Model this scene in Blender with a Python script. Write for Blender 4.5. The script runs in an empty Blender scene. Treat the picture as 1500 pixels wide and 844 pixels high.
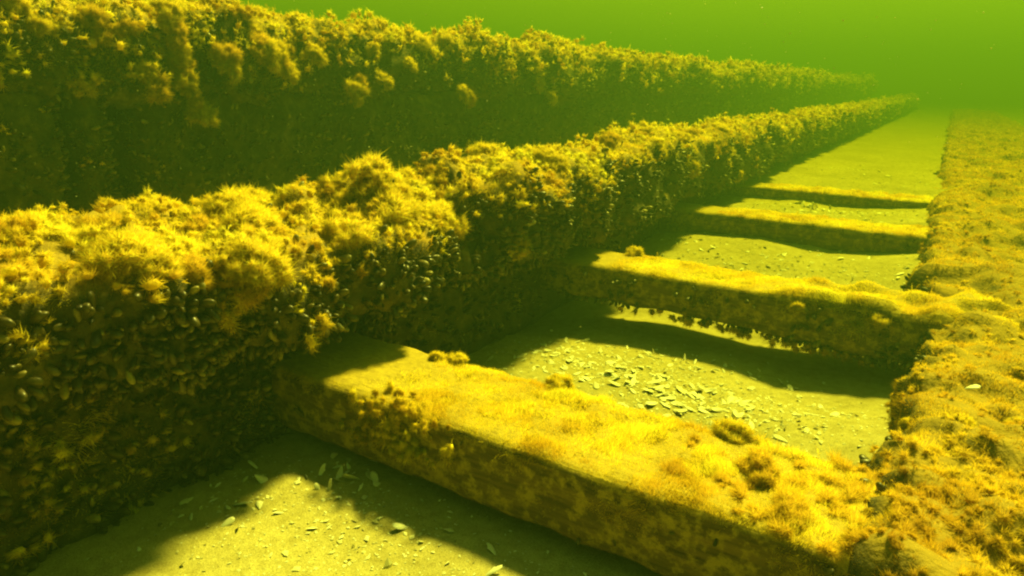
import bpy, math, random
import numpy as np
from mathutils import Matrix, Vector

# ------------------------------------------------------------------ camera, light, exposure
scene = bpy.context.scene
COL = scene.collection
CAM_Z = 0.675
cam_d = bpy.data.cameras.new('camera')
cam_d.lens = 23.71
cam_d.sensor_width = 36.0
cam_d.clip_start = 0.02
cam_d.clip_end = 400.0
cam = bpy.data.objects.new('camera', cam_d)
COL.objects.link(cam)
cam.matrix_world = Matrix(((0.84522318, -0.16928215, 0.50689381, 0.0),
                           (0.53411395, 0.23583185, -0.8118532, 0.0),
                           (0.01789055, 0.95693620, 0.2897465, CAM_Z),
                           (0, 0, 0, 1)))
scene.camera = cam

SUN = Vector((0.05, 0.62, 1.0)).normalized()          # towards the sun
world = bpy.data.worlds.new('World')
scene.world = world
world.use_nodes = True
wn = world.node_tree
sky = wn.nodes.new('ShaderNodeTexSky')
sky.sky_type = 'NISHITA'
sky.sun_disc = False
sky.sun_elevation = math.asin(SUN.z)
sky.sun_rotation = math.atan2(SUN.x, SUN.y)
bgn = wn.nodes['Background']
bgn.inputs['Strength'].default_value = 0.05
wn.links.new(sky.outputs[0], bgn.inputs['Color'])

sun_d = bpy.data.lights.new('sun', 'SUN')
sun_d.energy = 5.0
sun_d.angle = math.radians(7.0)                        # softened by the water above
sun_d.color = (1.0, 0.95, 0.84)
sun_o = bpy.data.objects.new('sun', sun_d)
sun_o.rotation_euler = SUN.to_track_quat('Z', 'Y').to_euler()
sun_o.location = (-2, 4, 6)
COL.objects.link(sun_o)

vs = scene.view_settings
vs.view_transform = 'Standard'
vs.look = 'None'
vs.gamma = 1.0
vs.exposure = 1.42
scene.render.engine = 'CYCLES'
cy = scene.cycles
cy.use_denoising = True
cy.filter_width = 2.2
cy.volume_bounces = 0
cy.max_bounces = 6
cy.diffuse_bounces = 1
cy.glossy_bounces = 2
cy.transmission_bounces = 3
cy.transparent_max_bounces = 8

rng = np.random.default_rng(11)
random.seed(5)

# ------------------------------------------------------------------ helpers
def _hash(ix, iy, iz, s):
    h = (ix * 374761393 + iy * 668265263 + iz * 2147483647 + s * 974634777) & 0xFFFFFFFF
    h = ((h ^ (h >> 13)) * 1274126177) & 0xFFFFFFFF
    h = ((h ^ (h >> 16)) * 2246822519) & 0xFFFFFFFF
    return ((h ^ (h >> 15)) & 0xFFFFFF) / float(0xFFFFFF)

def noise(p, scale, seed=0):
    """smooth value noise in -1..1 at the points p (n,3)"""
    q = np.asarray(p, float) * scale
    i = np.floor(q).astype(np.int64)
    f = q - i
    f = f * f * (3 - 2 * f)
    out = np.zeros(len(q))
    for dx in (0, 1):
        wx = f[:, 0] if dx else 1 - f[:, 0]
        for dy in (0, 1):
            wy = f[:, 1] if dy else 1 - f[:, 1]
            for dz in (0, 1):
                wz = f[:, 2] if dz else 1 - f[:, 2]
                out += wx * wy * wz * _hash(i[:, 0] + dx, i[:, 1] + dy, i[:, 2] + dz, seed)
    return out * 2 - 1

def norm(v):
    return v / np.maximum(np.linalg.norm(v, axis=-1, keepdims=True), 1e-9)

def tri_mesh(name, verts, tris, smooth=False, nrm=None):
    me = bpy.data.meshes.new(name)
    verts = np.ascontiguousarray(verts, np.float32)
    tris = np.ascontiguousarray(tris, np.int32)
    n = len(tris)
    me.vertices.add(len(verts))
    me.vertices.foreach_set('co', verts.ravel())
    me.loops.add(n * 3)
    me.loops.foreach_set('vertex_index', tris.ravel())
    me.polygons.add(n)
    me.polygons.foreach_set('loop_start', np.arange(0, n * 3, 3, dtype=np.int32))
    me.polygons.foreach_set('use_smooth', np.full(n, bool(smooth)))
    me.update(calc_edges=True)
    if nrm is not None:
        at = me.attributes.new('custom_normal', 'FLOAT_VECTOR', 'POINT')
        at.data.foreach_set('vector', np.ascontiguousarray(nrm, np.float32).ravel())
    return me

def link(name, me, mat, parent=None, loc=None):
    o = bpy.data.objects.new(name, me)
    COL.objects.link(o)
    if mat is not None and me is not None and not me.materials:
        me.materials.append(mat)
    if parent is not None:
        o.parent = parent
    if loc is not None:
        o.location = loc
    return o

def thing(name, label, cat, loc=(0, 0, 0), group=None):
    o = bpy.data.objects.new(name, None)
    o.empty_display_size = 0.05
    o.location = loc
    COL.objects.link(o)
    o['label'] = label
    o['category'] = cat
    if group:
        o['group'] = group
    return o

def tag(o, label=None, cat=None, group=None, kind=None):
    for k, v in (('label', label), ('category', cat), ('group', group), ('kind', kind)):
        if v:
            o[k] = v
    return o

def cam_dist(p):
    q = np.asarray(p, float) - np.array([0, 0, CAM_Z])
    return np.linalg.norm(q, axis=-1)

CAM_R = np.array(cam.matrix_world.to_3x3())
def seen(p, n):
    """1 where a surface can be seen from about the camera's place, little elsewhere"""
    q = (p - np.array([0, 0, CAM_Z])) @ CAM_R
    z = np.maximum(-q[:, 2], 1e-3)
    u, v = np.abs(q[:, 0] / z) / 0.759, np.abs(q[:, 1] / z) / 0.427
    ins = np.where((q[:, 2] < 0) & (np.maximum(u, v) < 1.18), 1.0, 0.06)
    face = -(norm(p - np.array([0, 0, CAM_Z])) * n).sum(-1)
    return ins * np.clip((face + 0.45) / 0.3, 0.05, 1)

# ------------------------------------------------------------------ materials
def new_mat(name):
    m = bpy.data.materials.new(name)
    m.use_nodes = True
    t = m.node_tree
    b = t.nodes['Principled BSDF']
    return m, t, b

def ramp(t, fac, stops):
    r = t.nodes.new('ShaderNodeValToRGB')
    e = r.color_ramp.elements
    while len(e) < len(stops):
        e.new(0.5)
    for k, (p, c) in enumerate(stops):
        e[k].position = p
        e[k].color = (*c, 1)
    t.links.new(fac, r.inputs[0])
    return r.outputs[0]

def tex_noise(t, scale, detail=3.0, rough=0.55, stretch=None):
    tc = t.nodes.new('ShaderNodeTexCoord')
    n = t.nodes.new('ShaderNodeTexNoise')
    n.inputs['Scale'].default_value = scale
    n.inputs['Detail'].default_value = detail
    n.inputs['Roughness'].default_value = rough
    if stretch:
        mp = t.nodes.new('ShaderNodeMapping')
        mp.inputs['Scale'].default_value = stretch
        t.links.new(tc.outputs['Object'], mp.inputs[0])
        t.links.new(mp.outputs[0], n.inputs['Vector'])
    else:
        t.links.new(tc.outputs['Object'], n.inputs['Vector'])
    return n.outputs[0]

def mix(t, fac, a, b, mode='MIX'):
    m = t.nodes.new('ShaderNodeMix')
    m.data_type = 'RGBA'
    m.blend_type = mode
    if isinstance(fac, float):
        m.inputs[0].default_value = fac
    else:
        t.links.new(fac, m.inputs[0])
    for v, i in ((a, 6), (b, 7)):
        if isinstance(v, tuple):
            m.inputs[i].default_value = (*v, 1)
        else:
            t.links.new(v, m.inputs[i])
    return m.outputs[2]

def bump(t, b, h, strength, dist):
    n = t.nodes.new('ShaderNodeBump')
    n.inputs['Strength'].default_value = strength
    n.inputs['Distance'].default_value = dist
    t.links.new(h, n.inputs['Height'])
    t.links.new(n.outputs[0], b.inputs['Normal'])

def island(t):
    return t.nodes.new('ShaderNodeNewGeometry').outputs['Random Per Island']

def mat_algae(name, c0, c1, c2, trans=0.55):
    m, t, b = new_mat(name)
    patch = ramp(t, tex_noise(t, 9.0, 3), [(0.34, c0), (0.52, c1), (0.68, c2)])
    per = ramp(t, island(t), [(0.0, (0.62, 0.58, 0.6)), (0.6, (1, 1, 1)), (1.0, (1.25, 1.3, 1.3))])
    c = mix(t, 1.0, patch, per, 'MULTIPLY')
    t.links.new(c, b.inputs['Base Color'])
    b.inputs['Roughness'].default_value = 0.7
    b.inputs['Specular IOR Level'].default_value = 0.15
    tr = t.nodes.new('ShaderNodeBsdfTranslucent')
    t.links.new(c, tr.inputs[0])
    mx = t.nodes.new('ShaderNodeMixShader')
    mx.inputs[0].default_value = trans
    t.links.new(b.outputs[0], mx.inputs[1])
    t.links.new(tr.outputs[0], mx.inputs[2])
    t.links.new(mx.outputs[0], t.nodes['Material Output'].inputs[0])
    return m

M_ALGAE = mat_algae('golden_algae', (0.72, 0.45, 0.02), (0.93, 0.71, 0.035), (0.95, 0.83, 0.06))
M_ALGAE_BROWN = mat_algae('brown_algae', (0.58, 0.33, 0.015), (0.80, 0.52, 0.025), (0.88, 0.64, 0.04))

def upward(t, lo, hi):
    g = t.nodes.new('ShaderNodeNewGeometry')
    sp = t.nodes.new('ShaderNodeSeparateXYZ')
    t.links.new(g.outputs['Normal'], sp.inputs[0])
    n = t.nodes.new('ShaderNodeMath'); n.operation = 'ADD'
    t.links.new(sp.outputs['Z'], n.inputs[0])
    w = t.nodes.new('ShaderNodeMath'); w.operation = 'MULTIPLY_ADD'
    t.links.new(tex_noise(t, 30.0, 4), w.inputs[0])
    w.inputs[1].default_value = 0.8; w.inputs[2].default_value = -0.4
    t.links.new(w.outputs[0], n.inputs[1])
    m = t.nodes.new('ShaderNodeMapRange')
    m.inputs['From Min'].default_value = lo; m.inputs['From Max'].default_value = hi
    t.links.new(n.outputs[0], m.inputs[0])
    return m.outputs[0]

def mat_crust():
    m, t, b = new_mat('encrusted_timber')
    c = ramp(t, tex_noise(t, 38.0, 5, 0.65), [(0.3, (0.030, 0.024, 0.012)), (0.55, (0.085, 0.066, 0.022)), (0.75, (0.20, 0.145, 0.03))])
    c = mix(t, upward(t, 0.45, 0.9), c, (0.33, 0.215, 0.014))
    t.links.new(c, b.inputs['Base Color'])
    b.inputs['Roughness'].default_value = 0.9
    bump(t, b, tex_noise(t, 120.0, 4), 0.8, 0.006)
    return m
M_CRUST = mat_crust()

def mat_wood():
    m, t, b = new_mat('waterlogged_timber')
    g = tex_noise(t, 1.0, 5, 0.6, (5.0, 90.0, 110.0))
    c = ramp(t, g, [(0.3, (0.040, 0.025, 0.010)), (0.5, (0.115, 0.074, 0.024)), (0.72, (0.22, 0.145, 0.04))])
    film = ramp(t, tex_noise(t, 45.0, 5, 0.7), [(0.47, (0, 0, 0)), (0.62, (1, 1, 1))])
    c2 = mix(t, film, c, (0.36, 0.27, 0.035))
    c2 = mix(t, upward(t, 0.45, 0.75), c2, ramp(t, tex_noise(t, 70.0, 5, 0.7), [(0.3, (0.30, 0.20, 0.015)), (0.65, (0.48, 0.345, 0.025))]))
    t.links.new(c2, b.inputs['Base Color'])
    b.inputs['Roughness'].default_value = 0.85
    h = mix(t, 0.4, g, tex_noise(t, 140.0, 3))
    bump(t, b, h, 0.9, 0.006)
    return m
M_WOOD = mat_wood()

def mat_mussel():
    m, t, b = new_mat('mussel_shell')
    c = ramp(t, island(t), [(0.0, (0.030, 0.022, 0.009)), (0.55, (0.075, 0.056, 0.017)), (0.85, (0.17, 0.13, 0.034)), (1.0, (0.34, 0.28, 0.08))])
    c = mix(t, 0.6, c, ramp(t, tex_noise(t, 260.0, 3), [(0.3, (0.35, 0.35, 0.35)), (0.7, (1, 1, 1))]), 'MULTIPLY')
    t.links.new(c, b.inputs['Base Color'])
    b.inputs['Roughness'].default_value = 0.42
    b.inputs['Specular IOR Level'].default_value = 0.45
    return m
M_MUSSEL = mat_mussel()

def thin(t, b, c, k):
    """thin lime shell lets part of the light through"""
    tr = t.nodes.new('ShaderNodeBsdfTranslucent')
    t.links.new(c, tr.inputs[0])
    mx = t.nodes.new('ShaderNodeMixShader')
    mx.inputs[0].default_value = k
    t.links.new(b.outputs[0], mx.inputs[1])
    t.links.new(tr.outputs[0], mx.inputs[2])
    t.links.new(mx.outputs[0], t.nodes['Material Output'].inputs[0])

def mat_shell():
    m, t, b = new_mat('bleached_shell')
    oi = t.nodes.new('ShaderNodeObjectInfo')
    c = ramp(t, oi.outputs['Random'], [(0.0, (0.70, 0.66, 0.46)), (0.4, (0.86, 0.84, 0.68)), (1.0, (0.92, 0.90, 0.80))])
    c = mix(t, 0.45, c, ramp(t, tex_noise(t, 140.0, 4), [(0.35, (0.6, 0.58, 0.46)), (0.6, (1, 1, 1))]), 'MULTIPLY')
    t.links.new(c, b.inputs['Base Color'])
    b.inputs['Roughness'].default_value = 0.45
    thin(t, b, c, 0.15)
    return m
M_SHELL = mat_shell()

def mat_grit():
    m, t, b = new_mat('shell_grit')
    c = ramp(t, island(t), [(0.0, (0.16, 0.13, 0.05)), (0.1, (0.50, 0.45, 0.22)), (1.0, (0.84, 0.81, 0.60))])
    t.links.new(c, b.inputs['Base Color'])
    thin(t, b, c, 0.08)
    b.inputs['Roughness'].default_value = 0.6
    return m
M_GRIT = mat_grit()

def mat_sand():
    m, t, b = new_mat('silty_sand')
    big = ramp(t, tex_noise(t, 3.5, 4), [(0.3, (0.37, 0.315, 0.13)), (0.7, (0.48, 0.41, 0.185))])
    grain = ramp(t, tex_noise(t, 420.0, 3, 0.7), [(0.32, (0.55, 0.52, 0.42)), (0.5, (1, 1, 1)), (0.72, (1.25, 1.25, 1.25))])
    mid = ramp(t, tex_noise(t, 40.0, 4, 0.65), [(0.35, (0.80, 0.78, 0.70)), (0.6, (1.05, 1.05, 1.05))])
    c = mix(t, 1.0, mix(t, 1.0, big, grain, 'MULTIPLY'), mid, 'MULTIPLY')
    t.links.new(c, b.inputs['Base Color'])
    b.inputs['Roughness'].default_value = 0.95
    b.inputs['Specular IOR Level'].default_value = 0.1
    h = mix(t, 0.5, tex_noise(t, 330.0, 3, 0.7), tex_noise(t, 60.0, 4))
    bump(t, b, h, 0.7, 0.005)
    return m
M_SAND = mat_sand()

# ------------------------------------------------------------------ the sand bed
def sand_z(x, y):
    x = np.asarray(x, float)
    y = np.asarray(y, float)
    base = np.interp(y, [-60, 0.2, 0.75, 1.1, 1.50, 1.75, 1.95, 2.25, 2.5, 2.8, 3.05, 3.12, 3.68, 3.80, 3.98, 5, 60],
                     [0.03, 0.028, 0.02, 0.0, -0.018, -0.03, -0.035, 0.02, 0.055, 0.082, 0.095, 0.135, 0.105, 0.12, 0.163, 0.168, 0.168])
    p = np.stack([x, y, np.zeros_like(x)], -1).reshape(-1, 3)
    n1 = noise(p, 1.7, 3).reshape(x.shape)
    n2 = noise(p, 5.2, 4).reshape(x.shape)
    n3 = noise(p, 16.0, 5).reshape(x.shape)
    near = np.clip((4.2 - y) / 0.6, 0, 1)
    z = base + 0.012 * n1 * near + 0.009 * n2 * np.where(near > 0, 1, 0.5) + 0.0022 * n3
    # long low ripples on the open flat past the fourth cross beam
    z = z + (1 - near) * 0.006 * np.sin(y * 9 + 1.5 * np.sin(x * 3 + 0.6 * y) + n1 * 2)
    # the bed heaps up a little against the right hand timber, and sinks by the left one
    z = z + near * 0.045 * np.clip((x + 0.30) / 0.32, 0, 1) ** 1.5 * np.clip((x < 1.5), 0, 1)
    z = z - near * 0.02 * np.clip((-0.82 - x) / 0.2, 0, 1)
    # worn ridge in the bay between the first two beams
    z = z + 0.007 * np.exp(-((y - 1.45 - 0.04 * np.sin(x * 5)) / 0.09) ** 2) * np.clip((x + 1.1) / 0.3, 0, 1) * np.clip((0.3 - x) / 0.2, 0, 1)
    return z

def axis(lo, hi, a, b, step, grow=1.18):
    s = list(np.arange(a, b, step))
    d, v = step, s[-1]
    while v < hi:
        d *= grow
        v += d
        s.append(min(v, hi))
    d, v = step, s[0]
    while v > lo:
        d *= grow
        v -= d
        s.insert(0, max(v, lo))
    return np.array(s)

gx = axis(-60, 60, -1.1, 0.2, 0.012)
gy = axis(-60, 60, 0.2, 4.1, 0.014, 1.07)
XX, YY = np.meshgrid(gx, gy)
ZZ = sand_z(XX, YY)
nx, ny = len(gx), len(gy)
vid = np.arange(nx * ny).reshape(ny, nx)
a_, b_, c_, d_ = vid[:-1, :-1].ravel(), vid[:-1, 1:].ravel(), vid[1:, 1:].ravel(), vid[1:, :-1].ravel()
sand = link('sand_bed', tri_mesh('sand_bed', np.stack([XX, YY, ZZ], -1).reshape(-1, 3),
            np.concatenate([np.stack([a_, b_, c_], -1), np.stack([a_, c_, d_], -1)]), True), M_SAND)
tag(sand, 'pale silty sand bed between the sunken timbers', 'sand', kind='structure')

# ------------------------------------------------------------------ beam surfaces
class Skin:
    """a swept, rounded, lumpy timber: grid of points and normals to scatter growth on"""
    def __init__(self, p0, p1, half_w, half_h, seed, lump=0.02, fine=0.006, nseg=36, taper=None, step=0.012, rnd=0.25, zlump=None, end_round=0.02):
        p0, p1 = np.array(p0, float), np.array(p1, float)
        self.p0, self.p1 = p0, p1
        ax = norm(p1 - p0)
        side = norm(np.cross(ax, [0, 0, 1.0]))
        up = np.cross(side, ax)
        L = np.linalg.norm(p1 - p0)
        ts, s = [0.0], 0.0
        while s < L:
            d = max(0.5, float(cam_dist(p0 + ax * s)))
            s += max(step, 0.009 * d)
            ts.append(min(s, L))
        ts = np.array(ts)
        th = np.linspace(0, 2 * math.pi, nseg, endpoint=False) + 0.01
        e = 2.0 / (2.0 + (1 - rnd) * 8.0)
        cu = np.sign(np.cos(th)) * np.abs(np.cos(th)) ** e
        cv = np.sign(np.sin(th)) * np.abs(np.sin(th)) ** e
        # spread the points evenly along the outline
        px, pz = np.append(cu, cu[0]) * half_w, np.append(cv, cv[0]) * half_h
        acc = np.insert(np.cumsum(np.hypot(np.diff(px), np.diff(pz))), 0, 0)
        even = np.linspace(0, acc[-1], nseg, endpoint=False)
        ou, ov = np.interp(even, acc, px), np.interp(even, acc, pz)
        fade = np.minimum(1, np.minimum(ts, L - ts) / end_round * 0.5 + 0.5)
        P = (p0 + ax * ts[:, None])[:, None, :] + (ou[None, :, None] * side + ov[None, :, None] * up) * fade[:, None, None]
        P = P.astype(float)
        self.sh = P.shape[:2]
        N = self.grid_normals(P, ax)
        f = P.reshape(-1, 3)
        h = lump * (noise(f, 6.0, seed) * 0.6 + noise(f, 15.0, seed + 1) * 0.7) + fine * (noise(f, 28.0, seed + 2) + 0.4 * noise(f, 55.0, seed + 3))
        if zlump is not None:
            h = h + zlump(f)
        P = P + N * h.reshape(self.sh)[..., None]
        self.P = P
        self.N = self.grid_normals(P, ax)
        self.ax = ax

    def grid_normals(self, P, ax):
        du = np.roll(P, -1, 1) - np.roll(P, 1, 1)
        dv = np.gradient(P, axis=0)
        n = norm(np.cross(du, dv))
        cen = P.mean(1, keepdims=True)
        s = np.sign((n * (P - cen)).sum(-1, keepdims=True).mean())
        return n * (s if s else 1)

    def mesh(self, name):
        r, s = self.sh
        v = self.P.reshape(-1, 3)
        i = np.arange(r * s).reshape(r, s)
        j = np.roll(i, -1, 1)
        a, b, c, d = i[:-1].ravel(), j[:-1].ravel(), j[1:].ravel(), i[1:].ravel()
        tr = [np.stack([a, b, c], -1), np.stack([a, c, d], -1)]
        c0, c1 = len(v), len(v) + 1
        v = np.vstack([v, self.P[0].mean(0), self.P[-1].mean(0)])
        tr.append(np.stack([j[0], i[0], np.full(s, c0)], -1))
        tr.append(np.stack([i[-1], j[-1], np.full(s, c1)], -1))
        t = np.concatenate(tr)
        e1 = v[t[0][1]] - v[t[0][0]]
        e2 = v[t[0][2]] - v[t[0][0]]
        if np.dot(np.cross(e1, e2), self.N[0, 0]) < 0:
            t = t[:, ::-1]
        return tri_mesh(name, v, t, True)

    def ends(self, n, which=0):
        """random points on an end face"""
        ring = self.P[0 if which == 0 else -1]
        c = ring.mean(0)
        k = rng.integers(0, len(ring), n)
        r = np.sqrt(rng.random(n))[:, None]
        p = c + (ring[k] - c) * r
        nn = np.tile(-self.ax if which == 0 else self.ax, (n, 1))
        return p, nn

    def sample(self, dens, cap=None):
        """dens(p, n, d) gives a number per square metre; returns points and normals"""
        P, N = self.P, self.N
        Pn = np.roll(P, -1, 1)
        A, B, C, D = P[:-1], Pn[:-1], Pn[1:], P[1:]
        cen = (A + B + C + D) / 4
        nn = norm(N[:-1] + np.roll(N, -1, 1)[1:])
        area = 0.5 * (np.linalg.norm(np.cross(B - A, C - A), axis=-1) + np.linalg.norm(np.cross(C - A, D - A), axis=-1))
        f, g, ar = cen.reshape(-1, 3), nn.reshape(-1, 3), area.ravel()
        lam = ar * np.maximum(0, dens(f, g, cam_dist(f))) * seen(f, g)
        k = rng.poisson(lam)
        idx = np.repeat(np.arange(len(f)), k)
        if cap and len(idx) > cap:
            idx = rng.choice(idx, cap, False)
        m = len(idx)
        u, v = rng.random((m, 1)), rng.random((m, 1))
        a, b, c, d = (q.reshape(-1, 3)[idx] for q in (A, B, C, D))
        p = (a * (1 - u) + b * u) * (1 - v) + (d * (1 - u) + c * u) * v
        return p, g[idx]

# ------------------------------------------------------------------ algae
def filaments(p, n, size, width, sub=5, fil=13, up=0.35, droop=0.0, spread=0.75, curl=0.30):
    """feathery tufts: each tuft is a few curved stems, each stem is set with fine short threads"""
    m = len(p)
    if m == 0:
        return np.zeros((0, 3)), np.zeros((0, 3), int), np.zeros((0, 3))
    size = np.broadcast_to(np.asarray(size, float), (m,))
    width = np.broadcast_to(np.asarray(width, float), (m,))
    d0 = norm(n + np.array([0, 0, up]) + 0.25 * rng.normal(size=(m, 3)))
    k = m * sub
    d1 = norm(np.repeat(d0, sub, 0) + spread * rng.normal(size=(k, 3)) * 0.75)
    L = np.repeat(size, sub) * rng.uniform(0.5, 1.2, k)
    w = np.repeat(width, sub)
    o1 = np.repeat(p, sub, 0) + rng.normal(size=(k, 3)) * np.repeat(size, sub)[:, None] * 0.25
    bend = rng.normal(size=(k, 3)) * curl
    bend[:, 2] -= droop
    def along(f, i=slice(None)):
        return o1[i] + d1[i] * (L[i] * f)[:, None] + bend[i] * (L[i] * f * f * 0.8)[:, None]
    one = np.ones(k)
    sd = norm(np.cross(d1, rng.normal(size=(k, 3)))) * (w * 0.5)[:, None]
    v = np.empty((k, 4, 3))
    v[:, 0], v[:, 1] = o1, along(one * 0.55) - sd
    v[:, 2], v[:, 3] = along(one * 0.55) + sd, along(one)
    b = (np.arange(k) * 4)[:, None]
    t = np.concatenate([b + [0, 2, 1], b + [1, 2, 3]])
    # threads
    i = np.repeat(np.arange(k), fil)
    q = len(i)
    f = 0.12 + 0.88 * rng.random(q)
    q0 = along(f, i)
    td = norm(d1[i] * 0.75 + bend[i] * (1.2 * f)[:, None] + 0.75 * rng.normal(size=(q, 3)))
    tl = L[i] * rng.uniform(0.16, 0.42, q) * (1.15 - 0.5 * f)
    ts = norm(np.cross(td, rng.normal(size=(q, 3)))) * (w[i] * 0.42)[:, None]
    u = np.empty((q, 3, 3))
    u[:, 0], u[:, 1], u[:, 2] = q0 - ts, q0 + ts, q0 + td * tl[:, None]
    t2 = (np.arange(q) * 3)[:, None] + [0, 1, 2] + 4 * k
    # soft normals: the whole tuft shades like a rounded cushion
    n1 = norm(np.repeat(d0, sub, 0) * 0.8 + d1 * 0.6)
    n2 = norm(n1[i] + 0.45 * td)
    V = np.concatenate([v.reshape(-1, 3), u.reshape(-1, 3)])
    T = np.concatenate([t, t2])
    NN = np.concatenate([np.repeat(n1, 4, 0), np.repeat(n2, 3, 0)])
    g = np.cross(V[T[:, 1]] - V[T[:, 0]], V[T[:, 2]] - V[T[:, 0]])
    flip = (g * NN[T[:, 0]]).sum(-1) < 0
    T[flip] = T[flip][:, ::-1]
    return V, T, NN

def fur(p, n, length, width, seed=0, up=0.25, droop=0.15, lock=34.0):
    """soft pile of single threads that lean together into locks, with bald creases between the locks"""
    m = len(p)
    if m == 0:
        return np.zeros((0, 3)), np.zeros((0, 3), int), np.zeros((0, 3))
    flow = np.stack([noise(p, lock, seed + 7 * k) + 0.5 * noise(p, lock * 2.3, seed + 7 * k + 3) for k in range(3)], -1)
    clump = np.clip(0.5 + 0.75 * noise(p, lock * 0.8, seed + 40) + 0.35 * noise(p, lock * 2.0, seed + 41), 0.35, 1.25)
    L = length * clump * rng.uniform(0.55, 1.25, m)
    d = norm(n + 1.0 * flow + 0.38 * rng.normal(size=(m, 3)) + np.array([0, 0, up - droop]))
    d = norm(d + n * np.maximum(0, 0.15 - (d * n).sum(-1))[:, None] * 1.5)
    sd = norm(np.cross(d, rng.normal(size=(m, 3)))) * (width * 0.5)[:, None]
    o = p - n * 0.002
    v = np.empty((m, 3, 3))
    v[:, 0], v[:, 1], v[:, 2] = o - sd, o + sd, o + d * L[:, None]
    nn = norm(n * 0.9 + d * 0.7)
    t = np.arange(m * 3).reshape(m, 3)
    g = np.cross(v[:, 1] - v[:, 0], v[:, 2] - v[:, 0])
    flip = (g * nn).sum(-1) < 0
    t[flip] = t[flip][:, ::-1]
    return v.reshape(-1, 3), t, np.repeat(nn, 3, 0)

_g = (1 + 5 ** 0.5) / 2
ICO_V = norm(np.array([(-1, _g, 0), (1, _g, 0), (-1, -_g, 0), (1, -_g, 0), (0, -1, _g), (0, 1, _g), (0, -1, -_g), (0, 1, -_g), (_g, 0, -1), (_g, 0, 1), (-_g, 0, -1), (-_g, 0, 1)], float))
ICO_T = np.array([(0, 11, 5), (0, 5, 1), (0, 1, 7), (0, 7, 10), (0, 10, 11), (1, 5, 9), (5, 11, 4), (11, 10, 2), (10, 7, 6), (7, 1, 8), (3, 9, 4), (3, 4, 2), (3, 2, 6), (3, 6, 8), (3, 8, 9), (4, 9, 5), (2, 4, 11), (6, 2, 10), (8, 6, 7), (9, 8, 1)])

def clumps(p, n, r, width, threads=150, droop=0.25, flat=0.0):
    """woolly lumps: an uneven soft heart wrapped in short threads that lean together"""
    m = len(p)
    if m == 0:
        return np.zeros((0, 3)), np.zeros((0, 3), int), np.zeros((0, 3))
    r = np.asarray(r, float)
    up = norm(n + np.array([0, 0, 0.25]))
    st = rng.uniform(0.5, 1.6, (m, 3))
    st[:, 2] *= 1 - 0.5 * flat
    c = p + up * (r * 0.35 * (1 - flat))[:, None]
    hv = c[:, None] + ICO_V[None] * (r[:, None, None] * (0.42 - 0.12 * flat)) * st[:, None] * rng.uniform(0.8, 1.2, (m, 12, 1))
    ht = (ICO_T[None] + (np.arange(m) * 12)[:, None, None]).reshape(-1, 3)
    hn = np.tile(ICO_V, (m, 1))
    i = np.repeat(np.arange(m), threads)
    k = len(i)
    d = norm(rng.normal(size=(k, 3)))
    back = (d * n[i]).sum(-1) < -0.35
    d[back] *= -1
    o = c[i] + d * (r[i] * 0.5 * rng.random(k) ** 0.35)[:, None] * st[i]
    flow = np.stack([noise(o, 60.0, 210 + q) for q in range(3)], -1) * 1.25
    t = norm(d + flow + 0.3 * rng.normal(size=(k, 3)) + np.array([0, 0, 0.2 - droop]))
    L = r[i] * rng.uniform(0.2, 0.9, k) * np.where(rng.random(k) < 0.06, 1.7, 1.0)
    sd = norm(np.cross(t, rng.normal(size=(k, 3)))) * (width[i] * 0.5)[:, None]
    v = np.empty((k, 3, 3))
    v[:, 0], v[:, 1], v[:, 2] = o - sd, o + sd, o + t * L[:, None]
    nn = norm(d * (0.75 - 0.4 * flat) + n[i] * (0.4 + 0.6 * flat) + t * 0.3 + np.array([0, 0.1, 0.45]))
    tr = np.arange(k * 3).reshape(k, 3)
    g = np.cross(v[:, 1] - v[:, 0], v[:, 2] - v[:, 0])
    fl = (g * nn).sum(-1) < 0
    tr[fl] = tr[fl][:, ::-1]
    return (np.concatenate([hv.reshape(-1, 3), v.reshape(-1, 3)]), np.concatenate([ht, tr + 12 * m]),
            np.concatenate([hn, np.repeat(nn, 3, 0)]))

class Fuzz:
    def __init__(self):
        self.v, self.t, self.n, self.nn = [], [], 0, []
    def add(self, v, t, nn=None):
        if len(v):
            if nn is not None:
                self.nn.append(nn)
            self.v.append(v)
            self.t.append(t + self.n)
            self.n += len(v)
    def build(self, name, mat, parent):
        o = link(name, tri_mesh(name, np.concatenate(self.v), np.concatenate(self.t), bool(self.nn), np.concatenate(self.nn) if self.nn else None), mat, parent)
        o['kind'] = 'stuff'
        return o

def lod_width(d):
    return 0.0005 + 0.00055 * d

# ------------------------------------------------------------------ mussels
def mussel_shape(rings=6, seg=7):
    v, t = [(0, 0, 0)], []
    for i in range(1, rings):
        s = math.sin(0.5 * math.pi * i / rings) ** 1.25          # rings crowd towards the blunt end
        w = 0.33 * s ** 0.62 * max(0.0, 1 - s ** 3.5) ** 0.5
        h = 0.25 * s ** 0.55 * max(0.0, 1 - s ** 3.0) ** 0.6
        yo = 0.05 * math.sin(s * math.pi)
        for k in range(seg):
            a = 2 * math.pi * k / seg
            ca, sa = math.cos(a), math.sin(a)
            hh = h * abs(sa) ** 0.85 * (1 if sa > 0 else -1)
            v.append((s, yo + w * ca, hh))
    v.append((1.0, 0.0, 0))
    for k in range(seg):
        t.append((0, 1 + (k + 1) % seg, 1 + k))
        e = len(v) - 1
        q = 1 + (rings - 2) * seg
        t.append((e, q + k, q + (k + 1) % seg))
    for i in range(rings - 2):
        for k in range(seg):
            a, b = 1 + i * seg + k, 1 + i * seg + (k + 1) % seg
            t.append((a, b, b + seg))
            t.append((a, b + seg, a + seg))
    return np.array(v), np.array(t)
MV, MT = mussel_shape()
MV2, MT2 = mussel_shape(5, 5)

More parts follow.
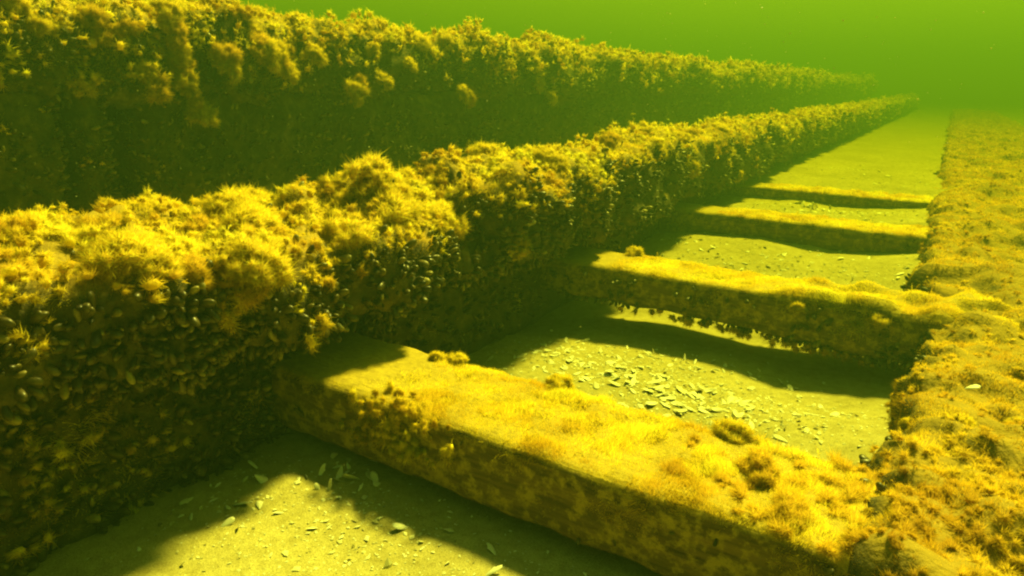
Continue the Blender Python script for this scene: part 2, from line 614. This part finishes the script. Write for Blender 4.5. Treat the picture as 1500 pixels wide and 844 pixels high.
def frames(dirs):
    m = len(dirs)
    b = norm(np.cross(dirs, rng.normal(size=(m, 3))))
    return b, np.cross(dirs, b)

def mussel_dirs(n):
    return norm(n * 1.0 + rng.normal(size=n.shape) * 0.42 + np.array([0, 0, 0.22]))

def mussel_cloud(p, n, size, low=False):
    V, T = (MV2, MT2) if low else (MV, MT)
    m = len(p)
    d = mussel_dirs(n)
    b, c = frames(d)
    size = np.asarray(size)[:, None, None]
    o = p - d * size[:, 0] * 0.25
    v = o[:, None] + size * (V[None, :, 0:1] * d[:, None] + V[None, :, 1:2] * b[:, None] + V[None, :, 2:3] * c[:, None])
    t = (T[None] + (np.arange(m) * len(V))[:, None, None]).reshape(-1, 3)
    return v.reshape(-1, 3), t

MUSSEL_ME = tri_mesh('mussel', MV, MT, True)
MUSSEL_ME.materials.append(M_MUSSEL)

def add_mussel_parts(parent, p, n, size):
    d = mussel_dirs(n)
    b, c = frames(d)
    for i in range(len(p)):
        o = link('mussel', MUSSEL_ME, None, parent)
        s = float(size[i])
        pos = p[i] - d[i] * s * 0.22
        o.matrix_local = Matrix(((d[i][0] * s, b[i][0] * s, c[i][0] * s, pos[0]),
                                 (d[i][1] * s, b[i][1] * s, c[i][1] * s, pos[1]),
                                 (d[i][2] * s, b[i][2] * s, c[i][2] * s, pos[2]),
                                 (0, 0, 0, 1)))

# a handful of big free standing tufts, shared between the timbers
def tuft_mesh(seed, kind=0):
    k = 20
    a = rng.random(k) * 2 * math.pi
    r = np.sqrt(rng.random(k)) * 0.65
    p = np.stack([r * np.cos(a), r * np.sin(a), 0.8 * np.sqrt(np.maximum(0, 0.5 - r * r)) * rng.random(k)], -1)
    n = norm(np.stack([p[:, 0] * 1.2, p[:, 1] * 1.2, np.full(k, 0.6)], -1))
    v, t, nn = clumps(p, n, rng.uniform(0.25, 0.5, k), np.full(k, 0.026), 240, 0.2)
    me = tri_mesh('algae_tuft', v, t, True, nn)
    me.materials.append(M_ALGAE if kind < 2 else M_ALGAE_BROWN)
    return me
TUFTS = [tuft_mesh(k, k % 3) for k in range(6)]

def add_tufts(parent, p, n, size):
    d = norm(n + np.array([0, 0, 0.35]))
    b, c = frames(d)
    for i in range(len(p)):
        o = link('algae_tuft', TUFTS[i % len(TUFTS)], None, parent)
        s = float(size[i])
        q = p[i] - d[i] * s * 0.15
        o.matrix_local = Matrix(((b[i][0] * s, c[i][0] * s, d[i][0] * s, q[0]),
                                 (b[i][1] * s, c[i][1] * s, d[i][1] * s, q[1]),
                                 (b[i][2] * s, c[i][2] * s, d[i][2] * s, q[2]),
                                 (0, 0, 0, 1)))

def encrust(root, skin, alg, mus, core_mat=M_CRUST, alg_mat=M_ALGAE, size=0.022, up=0.35, droop=0.1,
            parts_where=None, n_parts=60, n_tufts=14, tuft_size=(0.03, 0.05), msize=0.029, ends=0, sub=5, fil=16, core_name='timber', pile=13.0, wild=0.03, wool=0.10, wool_r=(0.009, 0.026), flat=0.15, thick=1.0):
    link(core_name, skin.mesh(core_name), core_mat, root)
    if alg is not None:
        p, n = skin.sample(lambda a, b, c: alg(a, b, c) * pile)
        d = cam_dist(p)
        f = Fuzz()
        grow = np.maximum(1, d / 2.2) ** 0.6
        f.add(*fur(p, n, size * 0.72 * grow, lod_width(d) * 0.95 * thick * grow, 300, up, droop))
        if wool:
            p, n = skin.sample(lambda a, b, c: alg(a, b, c) * wool)
            d = cam_dist(p)
            grow = np.maximum(1, d / 2.0) ** 0.6
            r = rng.uniform(*wool_r, len(p)) * grow
            # every lump breaks up into a few unequal lobes
            c = np.repeat(np.arange(len(p)), 4)
            q = np.clip(rng.normal(size=(len(c), 3)), -1.1, 1.1)
            q -= (q * n[c]).sum(-1, keepdims=True) * n[c] * 0.7
            p = p[c] + q * (r[c] * 0.75)[:, None] + n[c] * (r[c] * rng.uniform(-0.1, 0.7, len(c)))[:, None] * (1 - flat)
            n, d, grow = norm(n[c] + 0.35 * q), d[c], grow[c]
            r = r[c] * rng.uniform(0.35, 0.75, len(c))
            for lo, hi, th in ((0, 0.95, 190), (0.95, 1.25, 120), (1.25, 1.7, 64), (1.7, 3.0, 32), (3.0, 99, 10)):
                k = (d >= lo) & (d < hi)
                f.add(*clumps(p[k], n[k], r[k], lod_width(d[k]) * np.where(d[k] < 1.0, 0.65, np.where(d[k] < 3, 0.85, 1.25)) * grow[k], th, droop, flat))
        p, n = skin.sample(lambda a, b, c: alg(a, b, c) * wild)
        d = cam_dist(p)
        grow = np.maximum(1, d / 2.6) ** 0.75
        s = size * grow * rng.uniform(0.5, 1.15, len(p))
        for lo, hi, a, b, w in ((0, 1.7, sub, fil, 1.0), (1.7, 3.0, sub, int(fil * 0.7), 1.1), (3.0, 99, 4, 8, 1.35)):
            k = (d >= lo) & (d < hi)
            f.add(*filaments(p[k], n[k], s[k], lod_width(d[k]) * w, a, b, up, droop))
        if ends:
            q, m = skin.ends(ends)
            f.add(*clumps(q, norm(m + 0.3 * rng.normal(size=m.shape)), rng.uniform(0.007, 0.018, ends), lod_width(cam_dist(q)) * 0.8, 90, droop, 0.3))
        f.build('algae', alg_mat, root)
        if n_tufts:
            vis = np.where((d < 4.5) & (p[:, 1] > 0.25))[0]
            k = rng.choice(vis, min(n_tufts, len(vis)), False)
            add_tufts(root, p[k], n[k], rng.uniform(*tuft_size, len(k)))
    if mus is not None:
        p, n = skin.sample(mus)
        d = cam_dist(p)
        grow = np.maximum(1, d / 2.8) ** 0.7
        s = msize * grow * rng.uniform(0.45, 1.2, len(p))
        cand = np.where((d < 3.2) & (p[:, 1] > 0.2) & (n[:, 2] > -0.35))[0]
        if parts_where is not None:
            cand = cand[parts_where(p[cand], n[cand])]
        order = cand[np.argsort(-(s[cand] / d[cand]))][:n_parts]
        mask = np.ones(len(p), bool)
        mask[order] = False
        add_mussel_parts(root, p[order], n[order], s[order] * 1.05)
        f = Fuzz()
        lo = mask & (d > 1.7)
        hi = mask & (d <= 1.7)
        f.add(*mussel_cloud(p[hi], n[hi], s[hi]))
        f.add(*mussel_cloud(p[lo], n[lo], s[lo], True))
        o = f.build('mussel_crust', M_MUSSEL, root)
        o.data.polygons.foreach_set('use_smooth', np.ones(len(o.data.polygons), bool))

def lod(d, d0=1.6):
    return np.where(d < d0, 1.0, (d0 / d) ** 1.5)

def front(p):      # growth thins out where nothing is in view
    return np.clip((p[:, 1] + 0.1) / 0.4, 0.15, 1)

sm = lambda x, a, b: np.clip((x - a) / (b - a), 0, 1)

# ---- the high back wall: an upper timber in two lengths over a lower one
def alg_back(crest):
    def f(p, n, d):
        hang = noise(p, 5.0, 31) * 0.7 + noise(p, 13.0, 32) * 0.55
        low = crest - 0.12 - 0.16 * hang
        m = sm(p[:, 2], low - 0.015, low + 0.015)
        sp = (noise(p, 9.0, 33) > 0.62) * 0.35
        vis = np.where((n[:, 0] > -0.45), 1, 0.15)
        return 9000 * lod(d) * vis * np.maximum(m, sp * sm(p[:, 2], 0.35, 0.6)) * front(p) * sm(n[:, 2], -0.7, -0.3)
    return f

def mus_side(p, n, d):
    m = np.where(n[:, 0] > 0.1, 1.0, 0.12) * np.where(n[:, 2] > 0.35, 0.02, 1)
    return 6800 * lod(d, 1.3) ** 1.1 * m * front(p) * (0.45 + 0.55 * sm(noise(p, 7.0, 41), -0.5, 0.2))

def crest_bumps(seed, amp, sc):
    def f(p):
        return amp * np.maximum(0, noise(p, sc, seed)) ** 1.3
    return f

back1 = thing('back_timber', 'tall back timber that stops at a joint with a long algae strand hanging down it', 'timber', (0, 0, 0), 'long timbers')
encrust(back1, Skin((-2.13, -0.5, 0.725), (-2.13, 1.18, 0.732), 0.17, 0.115, 51, 0.035, 0.024, rnd=0.6, zlump=crest_bumps(71, 0.035, 6.0)),
        alg_back(0.83), mus_side, wool_r=(0.014, 0.036), size=0.022, n_parts=55, n_tufts=16, tuft_size=(0.035, 0.06), ends=0)
back2 = thing('back_timber', 'long back timber with golden algae crest running off into the green water', 'timber', (0, 0, 0), 'long timbers')
encrust(back2, Skin((-2.13, 1.26, 0.735), (-2.10, 22, 0.755), 0.17, 0.125, 57, 0.05, 0.028, rnd=0.6, zlump=lambda p: crest_bumps(73, 0.06, 2.8)(p) + 0.03 * noise(p, 3.5, 74)),
        alg_back(0.85), mus_side, wool_r=(0.014, 0.036), size=0.022, n_parts=120, n_tufts=26, tuft_size=(0.035, 0.06), ends=150)
# growth that stands out on the back wall: the strand down the joint and the hanging clumps
st = np.array([[1.225, 0.85], [1.225, 0.82], [1.23, 0.79], [1.235, 0.76], [1.24, 0.73], [1.245, 0.70], [1.25, 0.67], [1.258, 0.64], [1.268, 0.615], [1.28, 0.59], [1.29, 0.565]])
add_tufts(back1, np.stack([np.full(len(st), -1.935), st[:, 0], st[:, 1]], -1), np.tile([0.9, -0.1, 0.1], (len(st), 1)), rng.uniform(0.032, 0.05, len(st)))
hc = np.array([[1.375, 0.72], [1.395, 0.70], [1.385, 0.745], [1.57, 0.75], [1.62, 0.70], [1.60, 0.725], [1.93, 0.61], [1.92, 0.64], [1.95, 0.66], [2.09, 0.68], [2.05, 0.69], [2.66, 0.61], [2.62, 0.63], [3.45, 0.60], [1.50, 0.77], [1.75, 0.76], [2.25, 0.74]])
add_tufts(back2, np.stack([np.full(len(hc), -1.925), hc[:, 0], hc[:, 1]], -1), np.tile([0.95, 0.1, 0.15], (len(hc), 1)), rng.uniform(0.035, 0.06, len(hc)))

sill = thing('back_sill_timber', 'dark mussel-covered lower timber of the back wall under the algae crest', 'timber', (0, 0, 0), 'long timbers')
encrust(sill, Skin((-2.16, -0.5, 0.29), (-2.16, 22, 0.30), 0.16, 0.325, 61, 0.025, 0.018, zlump=lambda p: 0.035 - 0.16 * np.exp(-((p[:, 1] - 1.075) / 0.035) ** 2) - 0.13 * np.exp(-((p[:, 1] - 0.925) / 0.02) ** 2)),
        lambda p, n, d: 900 * lod(d) * (n[:, 0] > 0) * (noise(p, 8.0, 35) > 0.35) * front(p) * (p[:, 2] > 0.2),
        lambda p, n, d: mus_side(p, n, d) * (p[:, 2] > 0.32), size=0.022, n_parts=60, n_tufts=0)

# ---- the nearer long timber on the left, in two lengths
def alg_left(zc):
    def f(p, n, d):
        hang = noise(p, 7.0, 36) * 0.6 + noise(p, 17.0, 37) * 0.5
        low = zc - 0.045 - 0.075 * hang
        m = sm(p[:, 2], low - 0.015, low + 0.02)
        gap = 1 - 0.75 * (noise(p, 17.0, 38) > 0.62)
        sp = (noise(p, 11.0, 39) > 0.42) * 0.3
        vis = np.where(n[:, 0] > -0.8, 1, 0.25)
        return 11000 * lod(d) * vis * np.maximum(m * gap, sp) * front(p) * sm(n[:, 2], -0.75, -0.35)
    return f

left1 = thing('left_timber', 'broad flat-topped timber thick with shaggy golden algae beside the first cross beam', 'timber', (0, 0, 0), 'long timbers')
encrust(left1, Skin((-1.19, -0.5, 0.385), (-1.05, 1.23, 0.322), 0.24, 0.085, 81, 0.030, 0.024, end_round=0.22, rnd=0.6, zlump=lambda p: crest_bumps(82, 0.025, 9.0)(p) + 0.08 * np.exp(-((p[:, 1] - 1.02) / 0.06) ** 2 - ((p[:, 0] + 0.98) / 0.07) ** 2) * (1 + noise(p, 22.0, 5))),
        lambda p, n, d: alg_left(0.40)(p - np.stack([0 * d, 0 * d, 0.034 * (1.1 - p[:, 1])], -1), n, d), mus_side, size=0.021, n_parts=70, n_tufts=34, tuft_size=(0.03, 0.055), ends=0)
rt = np.array([[-0.98, 1.00, 0.44], [-0.95, 1.03, 0.46], [-0.99, 1.03, 0.47], [-0.96, 1.00, 0.485], [-0.92, 1.02, 0.43], [-0.97, 1.05, 0.445], [-1.01, 0.98, 0.43], [-0.90, 0.99, 0.42]])
add_tufts(left1, rt, norm(np.array([0.3, -0.1, 0.8]) + 0.3 * rng.normal(size=rt.shape)), rng.uniform(0.04, 0.058, len(rt)))
left2 = thing('left_timber', 'narrower lumpy timber with a bushy golden crest the cross beams butt against', 'timber', (0, 0, 0), 'long timbers')
encrust(left2, Skin((-0.99, 1.15, 0.345), (-0.99, 22, 0.36), 0.13, 0.12, 85, 0.040, 0.026, end_round=0.16, rnd=0.6, zlump=crest_bumps(86, 0.04, 8.0)),
        alg_left(0.44), mus_side, size=0.021, n_parts=90, n_tufts=30, tuft_size=(0.03, 0.055), ends=120)
lsill = thing('left_sill_timber', 'dark shaded sill timber lying on the sand beneath the left timbers', 'timber', (0, 0, 0), 'long timbers')
encrust(lsill, Skin((-1.11, -0.5, 0.09), (-1.09, 22, 0.12), 0.115, 0.15, 88, 0.018, 0.008),
        lambda p, n, d: 3500 * lod(d) * (n[:, 0] > 0) * (noise(p, 10.0, 45) > 0.2) * front(p) * np.where(p[:, 1] < 0.8, 1, 0.2) * (p[:, 2] > 0.02),
        lambda p, n, d: mus_side(p, n, d) * (p[:, 2] > 0.0) * np.where(p[:, 1] < 0.9, 1.0, 0.35), size=0.030, n_parts=40, n_tufts=0, msize=0.030)

# ---- the flat timber on the right, right under the camera
def alg_right(p, n, d):
    gap = 1 - 0.9 * (noise(p, 16.0, 46) > np.where(p[:, 1] < 1.1, 0.64, 0.68))
    return 12000 * lod(d, 1.3) * gap * sm(n[:, 2], -0.6, 0.1) * np.where(p[:, 0] < 0.9, 1, 0.3)
right = thing('right_timber', 'wide low timber under a smooth rug of orange-brown algae, ends of cross beams tucked beneath', 'timber', (0, 0, 0), 'long timbers')
sk_right = Skin((0.47, 0.70, 0.125), (0.47, 22, 0.135), 0.45, 0.075, 91, 0.022, 0.020, rnd=0.5, nseg=96, zlump=lambda p: 0.022 * noise(p, 8.0, 92) + 0.035 * noise(p, 4.0, 93))
encrust(right, sk_right,
        alg_right, lambda p, n, d: 1500 * lod(d, 1.3) * np.where(n[:, 2] < 0.35, 2.2, 0.0) * (p[:, 0] < 0.8) * (noise(p, 9.0, 47) > 0.1),
        alg_mat=M_ALGAE_BROWN, size=0.016, n_parts=50, n_tufts=10, tuft_size=(0.016, 0.028), ends=260, wild=0.03, msize=0.026, pile=14.0, wool=0.04, wool_r=(0.008, 0.018), flat=0.85, thick=1.5, droop=0.25, up=0.1)

# shaggier growth over its broken near end
q, m = sk_right.P.reshape(-1, 3), sk_right.N.reshape(-1, 3)
k = np.where((q[:, 1] < 1.02) & (m[:, 2] > 0.15) & (q[:, 0] < 0.5))[0]
k = rng.choice(k, 520)
q, m = q[k] + 0.006 * rng.normal(size=(520, 3)) * [1, 1, 0.2], m[k]
f = Fuzz()
f.add(*clumps(q, m, rng.uniform(0.006, 0.017, 520), np.full(520, 0.0010), 130, 0.2, 0.75))
f.build('algae_mat', M_ALGAE_BROWN, right)

# ---- cross beams
CROSS = [  # y front, depth, top z, thickness, label
    (0.738, 0.225, 0.172, 0.125, 'thickest-looking cross beam, brightly sunlit yellow top, bare brown grained face, orange fringe at its left end'),
    (1.745, 0.215, 0.172, 0.106, 'cross beam raised clear of the sand with mussel clumps hanging under it'),
    (2.815, 0.215, 0.172, 0.125, 'plain cross beam half sunk in sand, between the raised one and the buried one'),
    (3.765, 0.20, 0.170, 0.120, 'cross beam buried in sand on one side, open flat sand beyond it'),
]
for k, (y0, dep, zt, th, lab) in enumerate(CROSS):
    r = thing('cross_beam', lab, 'timber', (0, 0, 0), 'cross beams')
    sk = Skin((-1.25, y0 + dep / 2, zt - th / 2), (0.20, y0 + dep / 2, zt - th / 2), dep / 2, th / 2, 100 + 5 * k,
              0.0045, 0.0025, nseg=56, step=0.008, rnd=0.06,
              zlump=(lambda p: 0.022 * sm(p[:, 0], -0.34, -0.2) * (0.6 + noise(p, 18.0, 77))) if k == 1 else None)
    def alg(p, n, d, k=k, y0=y0):
        lit = sm(p[:, 0] + 0.06 * noise(p, 9.0, 60 + k), -0.78, -0.66)
        top = sm(n[:, 2] + 0.45 * noise(p, 22.0, 68 + k), 0.30, 0.75)
        thin = 0.7 + 0.3 * sm(noise(p, 10.0, 62 + k), -0.35, 0.35)
        near_edge = 1.0
        stub = 0.12 * (n[:, 1] < -0.4) * (noise(p, 16.0, 64) > 0.1) * (p[:, 2] > 0.10)
        return 20000 * lod(d, 1.4) * np.maximum(top * lit * thin * near_edge, stub)
    def mus(p, n, d, k=k):
        if k == 1:
            f = (n[:, 1] < -0.3) * (n[:, 2] < 0.1) * (p[:, 2] < 0.15) * 1400 + (n[:, 2] < -0.4) * 2000
            f = f + (p[:, 0] > -0.30) * (n[:, 2] < 0.0) * (p[:, 2] < 0.14) * 3000
            return f * (noise(p, 10.0, 66) > -0.1) * (p[:, 0] > -0.95)
        return 60.0 * (n[:, 1] < -0.5) * (n[:, 2] < 0.2) + 0 * d + (p[:, 0] > -0.08) * 1200 * (n[:, 2] < 0.2)
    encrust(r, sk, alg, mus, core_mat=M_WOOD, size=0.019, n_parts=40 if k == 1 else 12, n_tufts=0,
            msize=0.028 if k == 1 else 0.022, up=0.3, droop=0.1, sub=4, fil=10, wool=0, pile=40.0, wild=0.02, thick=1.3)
    if k == 0:
        # orange fringe spilling over the front at the shaded end
        m = 230
        q = np.stack([-0.68 + 0.05 * rng.normal(size=m), np.full(m, y0) + rng.uniform(-0.012, 0.05, m), rng.uniform(0.09, 0.178, m)], -1)
        nn = np.tile([-0.25, -0.9, 0.15], (m, 1))
        f = Fuzz()
        f.add(*clumps(q, norm(nn + 0.3 * rng.normal(size=nn.shape)), rng.uniform(0.006, 0.015, m), np.full(m, 0.0010), 180, 0.6))
        o = f.build('algae_fringe', M_ALGAE, r)
        sp = np.array([[-0.50, y0 + dep, 0.172], [-0.20, y0 + dep - 0.01, 0.172], [-0.14, y0 + 0.12, 0.172], [-0.75, y0 + 0.2, 0.172], [-0.71, y0 + 0.21, 0.172], [-0.08, y0 + 0.05, 0.17]])
        add_tufts(r, sp, np.tile([0, 0, 1.0], (len(sp), 1)), np.array([0.03, 0.035, 0.04, 0.02, 0.02, 0.035]))
        m = 150
        q = np.stack([np.maximum(0.08 - np.abs(rng.normal(size=m)) * 0.14, -0.24), y0 + dep * rng.uniform(0.0, 1.0, m), np.full(m, 0.172)], -1)
        f = Fuzz()
        f.add(*clumps(q, np.tile([0, 0, 1.0], (m, 1)), rng.uniform(0.008, 0.020, m), np.full(m, 0.0010), 240, 0.1, 0.8))
        f.build('algae_mat', M_ALGAE_BROWN, r)
    if k == 1:
        sp = np.array([[-0.76, y0 + 0.19, 0.175], [-0.18, y0 + 0.02, 0.15], [-0.12, y0 + 0.01, 0.13], [-0.24, y0 + 0.0, 0.15], [-0.06, y0, 0.15]])
        add_tufts(r, sp, np.tile([0, -0.3, 1.0], (len(sp), 1)), np.array([0.035, 0.03, 0.03, 0.028, 0.03]))
        m = 90
        u = rng.random(m)
        q = np.stack([-0.72 + 0.68 * u ** 0.6, y0 + rng.uniform(-0.012, 0.03, m), 0.070 - rng.random(m) * 0.012 - 0.018 * u], -1)
        f = Fuzz()
        f.add(*clumps(q, norm(np.array([0, -0.5, -0.8]) + 0.5 * rng.normal(size=(m, 3))), rng.uniform(0.006, 0.020, m), np.full(m, 0.0014), 90, 0.6))
        f.build('algae_fringe', M_ALGAE_BROWN, r)

# ------------------------------------------------------------------ loose shells on the sand
def valve_mesh(name, bow, wide, broken=False):
    """one empty valve: a thin cupped teardrop with an inside and an outside"""
    R, S = 5, 12
    out, inn = [], []
    for i in range(R + 1):
        rr = i / R
        for k in range(S):
            a = 2 * math.pi * k / S
            x = 0.5 * math.cos(a)
            y = wide * math.sin(a) * (0.22 + 0.78 * (x + 0.5) ** 0.8) * (1.0 if math.sin(a) > 0 else 0.8)
            j = 1.0
            if broken and 0.5 < a < 2.4:
                j = 0.62 + 0.12 * math.sin(a * 7)
            px, py = -0.12 + (x + 0.12) * rr * j, y * rr * j
            h = bow * (1 - (rr * j) ** 2.2)
            out.append((px, py, h))
            inn.append((px, py, h - 0.022 if i < R else h - 0.010))
    v = out + inn
    t = []
    o = len(out)
    for i in range(R):
        for k in range(S):
            a, b = i * S + k, i * S + (k + 1) % S
            c, d = b + S, a + S
            if i > 0:
                t.append((a, c, b)) ; t.append((o + a, o + b, o + c))
            t.append((a, d, c)) ; t.append((o + a, o + c, o + d))
    e = R * S
    for k in range(S):
        a, b = e + k, e + (k + 1) % S
        t.append((a, o + a, o + b)) ; t.append((a, o + b, b))
    me = tri_mesh(name, np.array(v), np.array(t), True)
    me.materials.append(M_SHELL)
    return me
VALVES = [valve_mesh('shell', 0.065, 0.33), valve_mesh('shell', 0.05, 0.29), valve_mesh('shell', 0.08, 0.36), valve_mesh('shell', 0.05, 0.32, True)]

def lay_shell(x, y, size, tilt, label, group, flip=None):
    z = float(sand_z(np.array([x]), np.array([y]))[0])
    o = link('shell', random.choice(VALVES), None)
    rz = random.uniform(0, 6.28)
    fl = math.pi if (random.random() < 0.45 if flip is None else flip) else 0.0
    o.rotation_euler = (fl + random.gauss(0, tilt), random.gauss(0, tilt), rz)
    o.scale = (size, size * random.uniform(0.85, 1.15), size)
    o.location = (x, y, z + size * (0.08 if fl else 0.035) + size * 0.15 * abs(o.rotation_euler[1]))
    tag(o, label, 'shell', group)
    return o

def patch(n, cx, cy, sx, sy, smin, smax, tilt, label, group):
    for _ in range(n):
        lay_shell(min(max(random.gauss(cx, sx), -0.93), -0.04), random.gauss(cy, sy), random.uniform(smin, smax), tilt, label, group)

patch(90, -0.45, 1.385, 0.12, 0.055, 0.020, 0.044, 0.16, 'bleached shell in the sunlit scatter behind the bright first cross beam', 'shells on the sunlit ridge')
patch(54, -0.76, 1.44, 0.08, 0.08, 0.014, 0.030, 0.22, 'dull shell on the dim sand beside the left timbers, first bay', 'shells in the dim corner of the first bay')
patch(40, -0.50, 1.60, 0.16, 0.045, 0.016, 0.030, 0.4, 'shell lying in the shadow strip of the raised cross beam', 'shells in the shadow of the raised beam')
patch(30, -0.22, 1.36, 0.11, 0.05, 0.010, 0.02, 0.4, 'small pale shell on bare sand toward the right timber, first bay', 'shells by the right timber')
patch(34, -0.45, 2.58, 0.22, 0.10, 0.014, 0.034, 0.4, 'pale shell on the sand between the raised and the plain cross beams', 'shells in the second bay')
patch(14, -0.80, 2.45, 0.06, 0.12, 0.014, 0.03, 0.4, 'shell in the shade of the narrower left timber, second bay', 'shells in the second bay shade')
patch(16, -0.52, 3.60, 0.055, 0.025, 0.03, 0.055, 0.8, 'large shell heaped against the partly buried cross beam', 'shell heap by the buried beam')
patch(14, -0.30, 3.52, 0.20, 0.07, 0.015, 0.03, 0.4, 'small pale shell scattered on sand between plain and buried cross beams', 'shells in the third bay')
patch(20, -0.78, 0.70, 0.045, 0.035, 0.016, 0.034, 0.6, 'greenish shell in the small heap where sand meets the shaded end of the first beam', 'shell heap by the beam end')
patch(16, -0.84, 0.56, 0.05, 0.05, 0.014, 0.032, 0.5, 'greenish shell along the dark edge of the foreground sand', 'shells at the dark sand edge')
patch(16, -0.66, 0.42, 0.12, 0.06, 0.008, 0.016, 0.3, 'tiny pale shell on the open foreground sand', 'tiny shells on the foreground sand')
for x, y, s, lab in [(-0.60, 0.655, 0.030, 'upright olive shell alone in the shadow before the first cross beam'),
                     (-0.455, 0.685, 0.026, 'rounded green shell close under the first cross beam face'),
                     (-0.425, 0.645, 0.030, 'narrow green shell standing on edge under the first cross beam'),
                     (-0.335, 2.36, 0.045, 'big domed shell on the sand just behind the raised cross beam')]:
    o = lay_shell(x, y, s, 0.2, lab, None, False)
    o.rotation_euler[1] -= 0.3
    o.location.z += s * 0.1

o = lay_shell(-0.80, 0.79, 0.034, 0.2, 'pale shell dangling in the dark gap under the broad algae-topped timber', None, False)
o.location = (-0.868, 0.80, 0.285)
o.rotation_euler = (1.2, -0.5, 0.9)
o = lay_shell(0.10, 1.236, 0.024, 0.2, 'white shell stuck in the brown algae on top of the wide low timber', None, False)
o.location = (0.103, 1.236, 0.222)
o.rotation_euler = (0.2, -0.3, 0.4)

# fine broken shell and grit, uncountable
def grit():
    xs, ys, sc = [], [], []
    for n, cx, cy, sx, sy, s in [(1300, -0.6, 0.5, 0.20, 0.12, 0.0021), (2600, -0.5, 1.43, 0.22, 0.11, 0.0032), (900, -0.45, 2.45, 0.3, 0.15, 0.0045),
                                 (500, -0.4, 3.45, 0.25, 0.12, 0.006), (350, -0.4, 4.8, 0.3, 0.6, 0.006), (500, -0.25, 1.38, 0.15, 0.1, 0.003), (500, -0.68, 0.62, 0.2, 0.06, 0.003)]:
        xs.append(rng.normal(cx, sx, n)); ys.append(rng.normal(cy, sy, n)); sc.append(s * rng.lognormal(0, 0.45, n))
    x, y, s = np.concatenate(xs), np.concatenate(ys), np.concatenate(sc)
    ok = (x > -0.95) & (x < 0.02)
    x, y, s = x[ok], y[ok], s[ok]
    m = len(x)
    c = np.stack([x, y, sand_z(x, y) + s * 0.22], -1)
    d = norm(rng.normal(size=(m, 3)) * [1, 1, 0.2])
    b = norm(np.cross(np.tile([0, 0, 1.0], (m, 1)) + 0.25 * rng.normal(size=(m, 3)), d))
    e = np.cross(d, b)
    k = np.array([[1, 0, 0], [-0.8, 0.15, 0], [0, 0.55, 0.1], [0.1, -0.6, 0], [0, 0, 0.16], [0, 0, -0.16]])
    k = k[None] * rng.uniform(0.6, 1.3, (m, 6, 1))
    v = c[:, None] + s[:, None, None] * (k[..., 0:1] * d[:, None] + k[..., 1:2] * b[:, None] + k[..., 2:3] * e[:, None])
    q = np.array([[0, 2, 4], [2, 1, 4], [1, 3, 4], [3, 0, 4], [2, 0, 5], [1, 2, 5], [3, 1, 5], [0, 3, 5]])
    t = (q[None] + (np.arange(m) * 6)[:, None, None]).reshape(-1, 3)
    o = link('shell_grit', tri_mesh('shell_grit', v.reshape(-1, 3), t), M_GRIT)
    tag(o, 'fine pale shell grit strewn over the sand', 'grit', kind='stuff')
grit()

# specks drifting in the water
def flakes():
    m = 700
    q = np.stack([rng.uniform(-1.7, 0.3, m), rng.uniform(0.6, 4.0, m), rng.uniform(0.1, 1.1, m)], -1)
    r = 0.0009 * rng.lognormal(0, 0.4, m) * np.maximum(0.7, cam_dist(q) / 1.6)
    k = np.array([[1, 0, 0], [-1, 0, 0], [0, 1, 0], [0, -1, 0], [0, 0, 1], [0, 0, -1]], float)
    v = q[:, None] + r[:, None, None] * k[None] * rng.uniform(0.5, 1.3, (m, 6, 3))
    t = np.array([[0, 2, 4], [2, 1, 4], [1, 3, 4], [3, 0, 4], [2, 0, 5], [1, 2, 5], [3, 1, 5], [0, 3, 5]])
    o = link('drifting_specks', tri_mesh('drifting_specks', v.reshape(-1, 3), (t[None] + (np.arange(m) * 6)[:, None, None]).reshape(-1, 3)), M_GRIT)
    tag(o, 'tiny pale specks drifting in the murky water', 'specks', kind='stuff')
flakes()

# ------------------------------------------------------------------ the murky green water itself
def water():
    D = 1.6
    s_sc = np.array([0.0195, 0.0410, 0.0135])       # scattering per metre
    s_ab = np.array([0.128, 0.098, 0.66])        # absorption per metre
    c = s_sc / D
    a = np.clip(1 - s_ab / (D * (1 - c)), 0, 1) ** 2
    m = bpy.data.materials.new('murky_water')
    m.use_nodes = True
    t = m.node_tree
    t.nodes.clear()
    out = t.nodes.new('ShaderNodeOutputMaterial')
    pv = t.nodes.new('ShaderNodeVolumePrincipled')
    pv.inputs['Color'].default_value = (*c, 1)
    pv.inputs['Density'].default_value = D
    pv.inputs['Anisotropy'].default_value = 0.42
    pv.inputs['Absorption Color'].default_value = (*a, 1)
    t.links.new(pv.outputs[0], out.inputs['Volume'])
    x, y0, y1, z0, z1 = 70, -70, 75, -1.2, 2.4
    v = [(-x, y0, z0), (x, y0, z0), (x, y1, z0), (-x, y1, z0), (-x, y0, z1), (x, y0, z1), (x, y1, z1), (-x, y1, z1)]
    f = [(0, 3, 2, 1), (4, 5, 6, 7), (0, 1, 5, 4), (1, 2, 6, 5), (2, 3, 7, 6), (3, 0, 4, 7)]
    me = bpy.data.meshes.new('haze')
    me.from_pydata(v, [], f)
    me.update()
    o = link('haze', me, m)
    tag(o, 'murky yellow-green water filling everything round the sunken timbers', 'water', kind='stuff')
water()
print('TRIS', sum(len(o.data.polygons) for o in bpy.data.objects if o.type == 'MESH'))
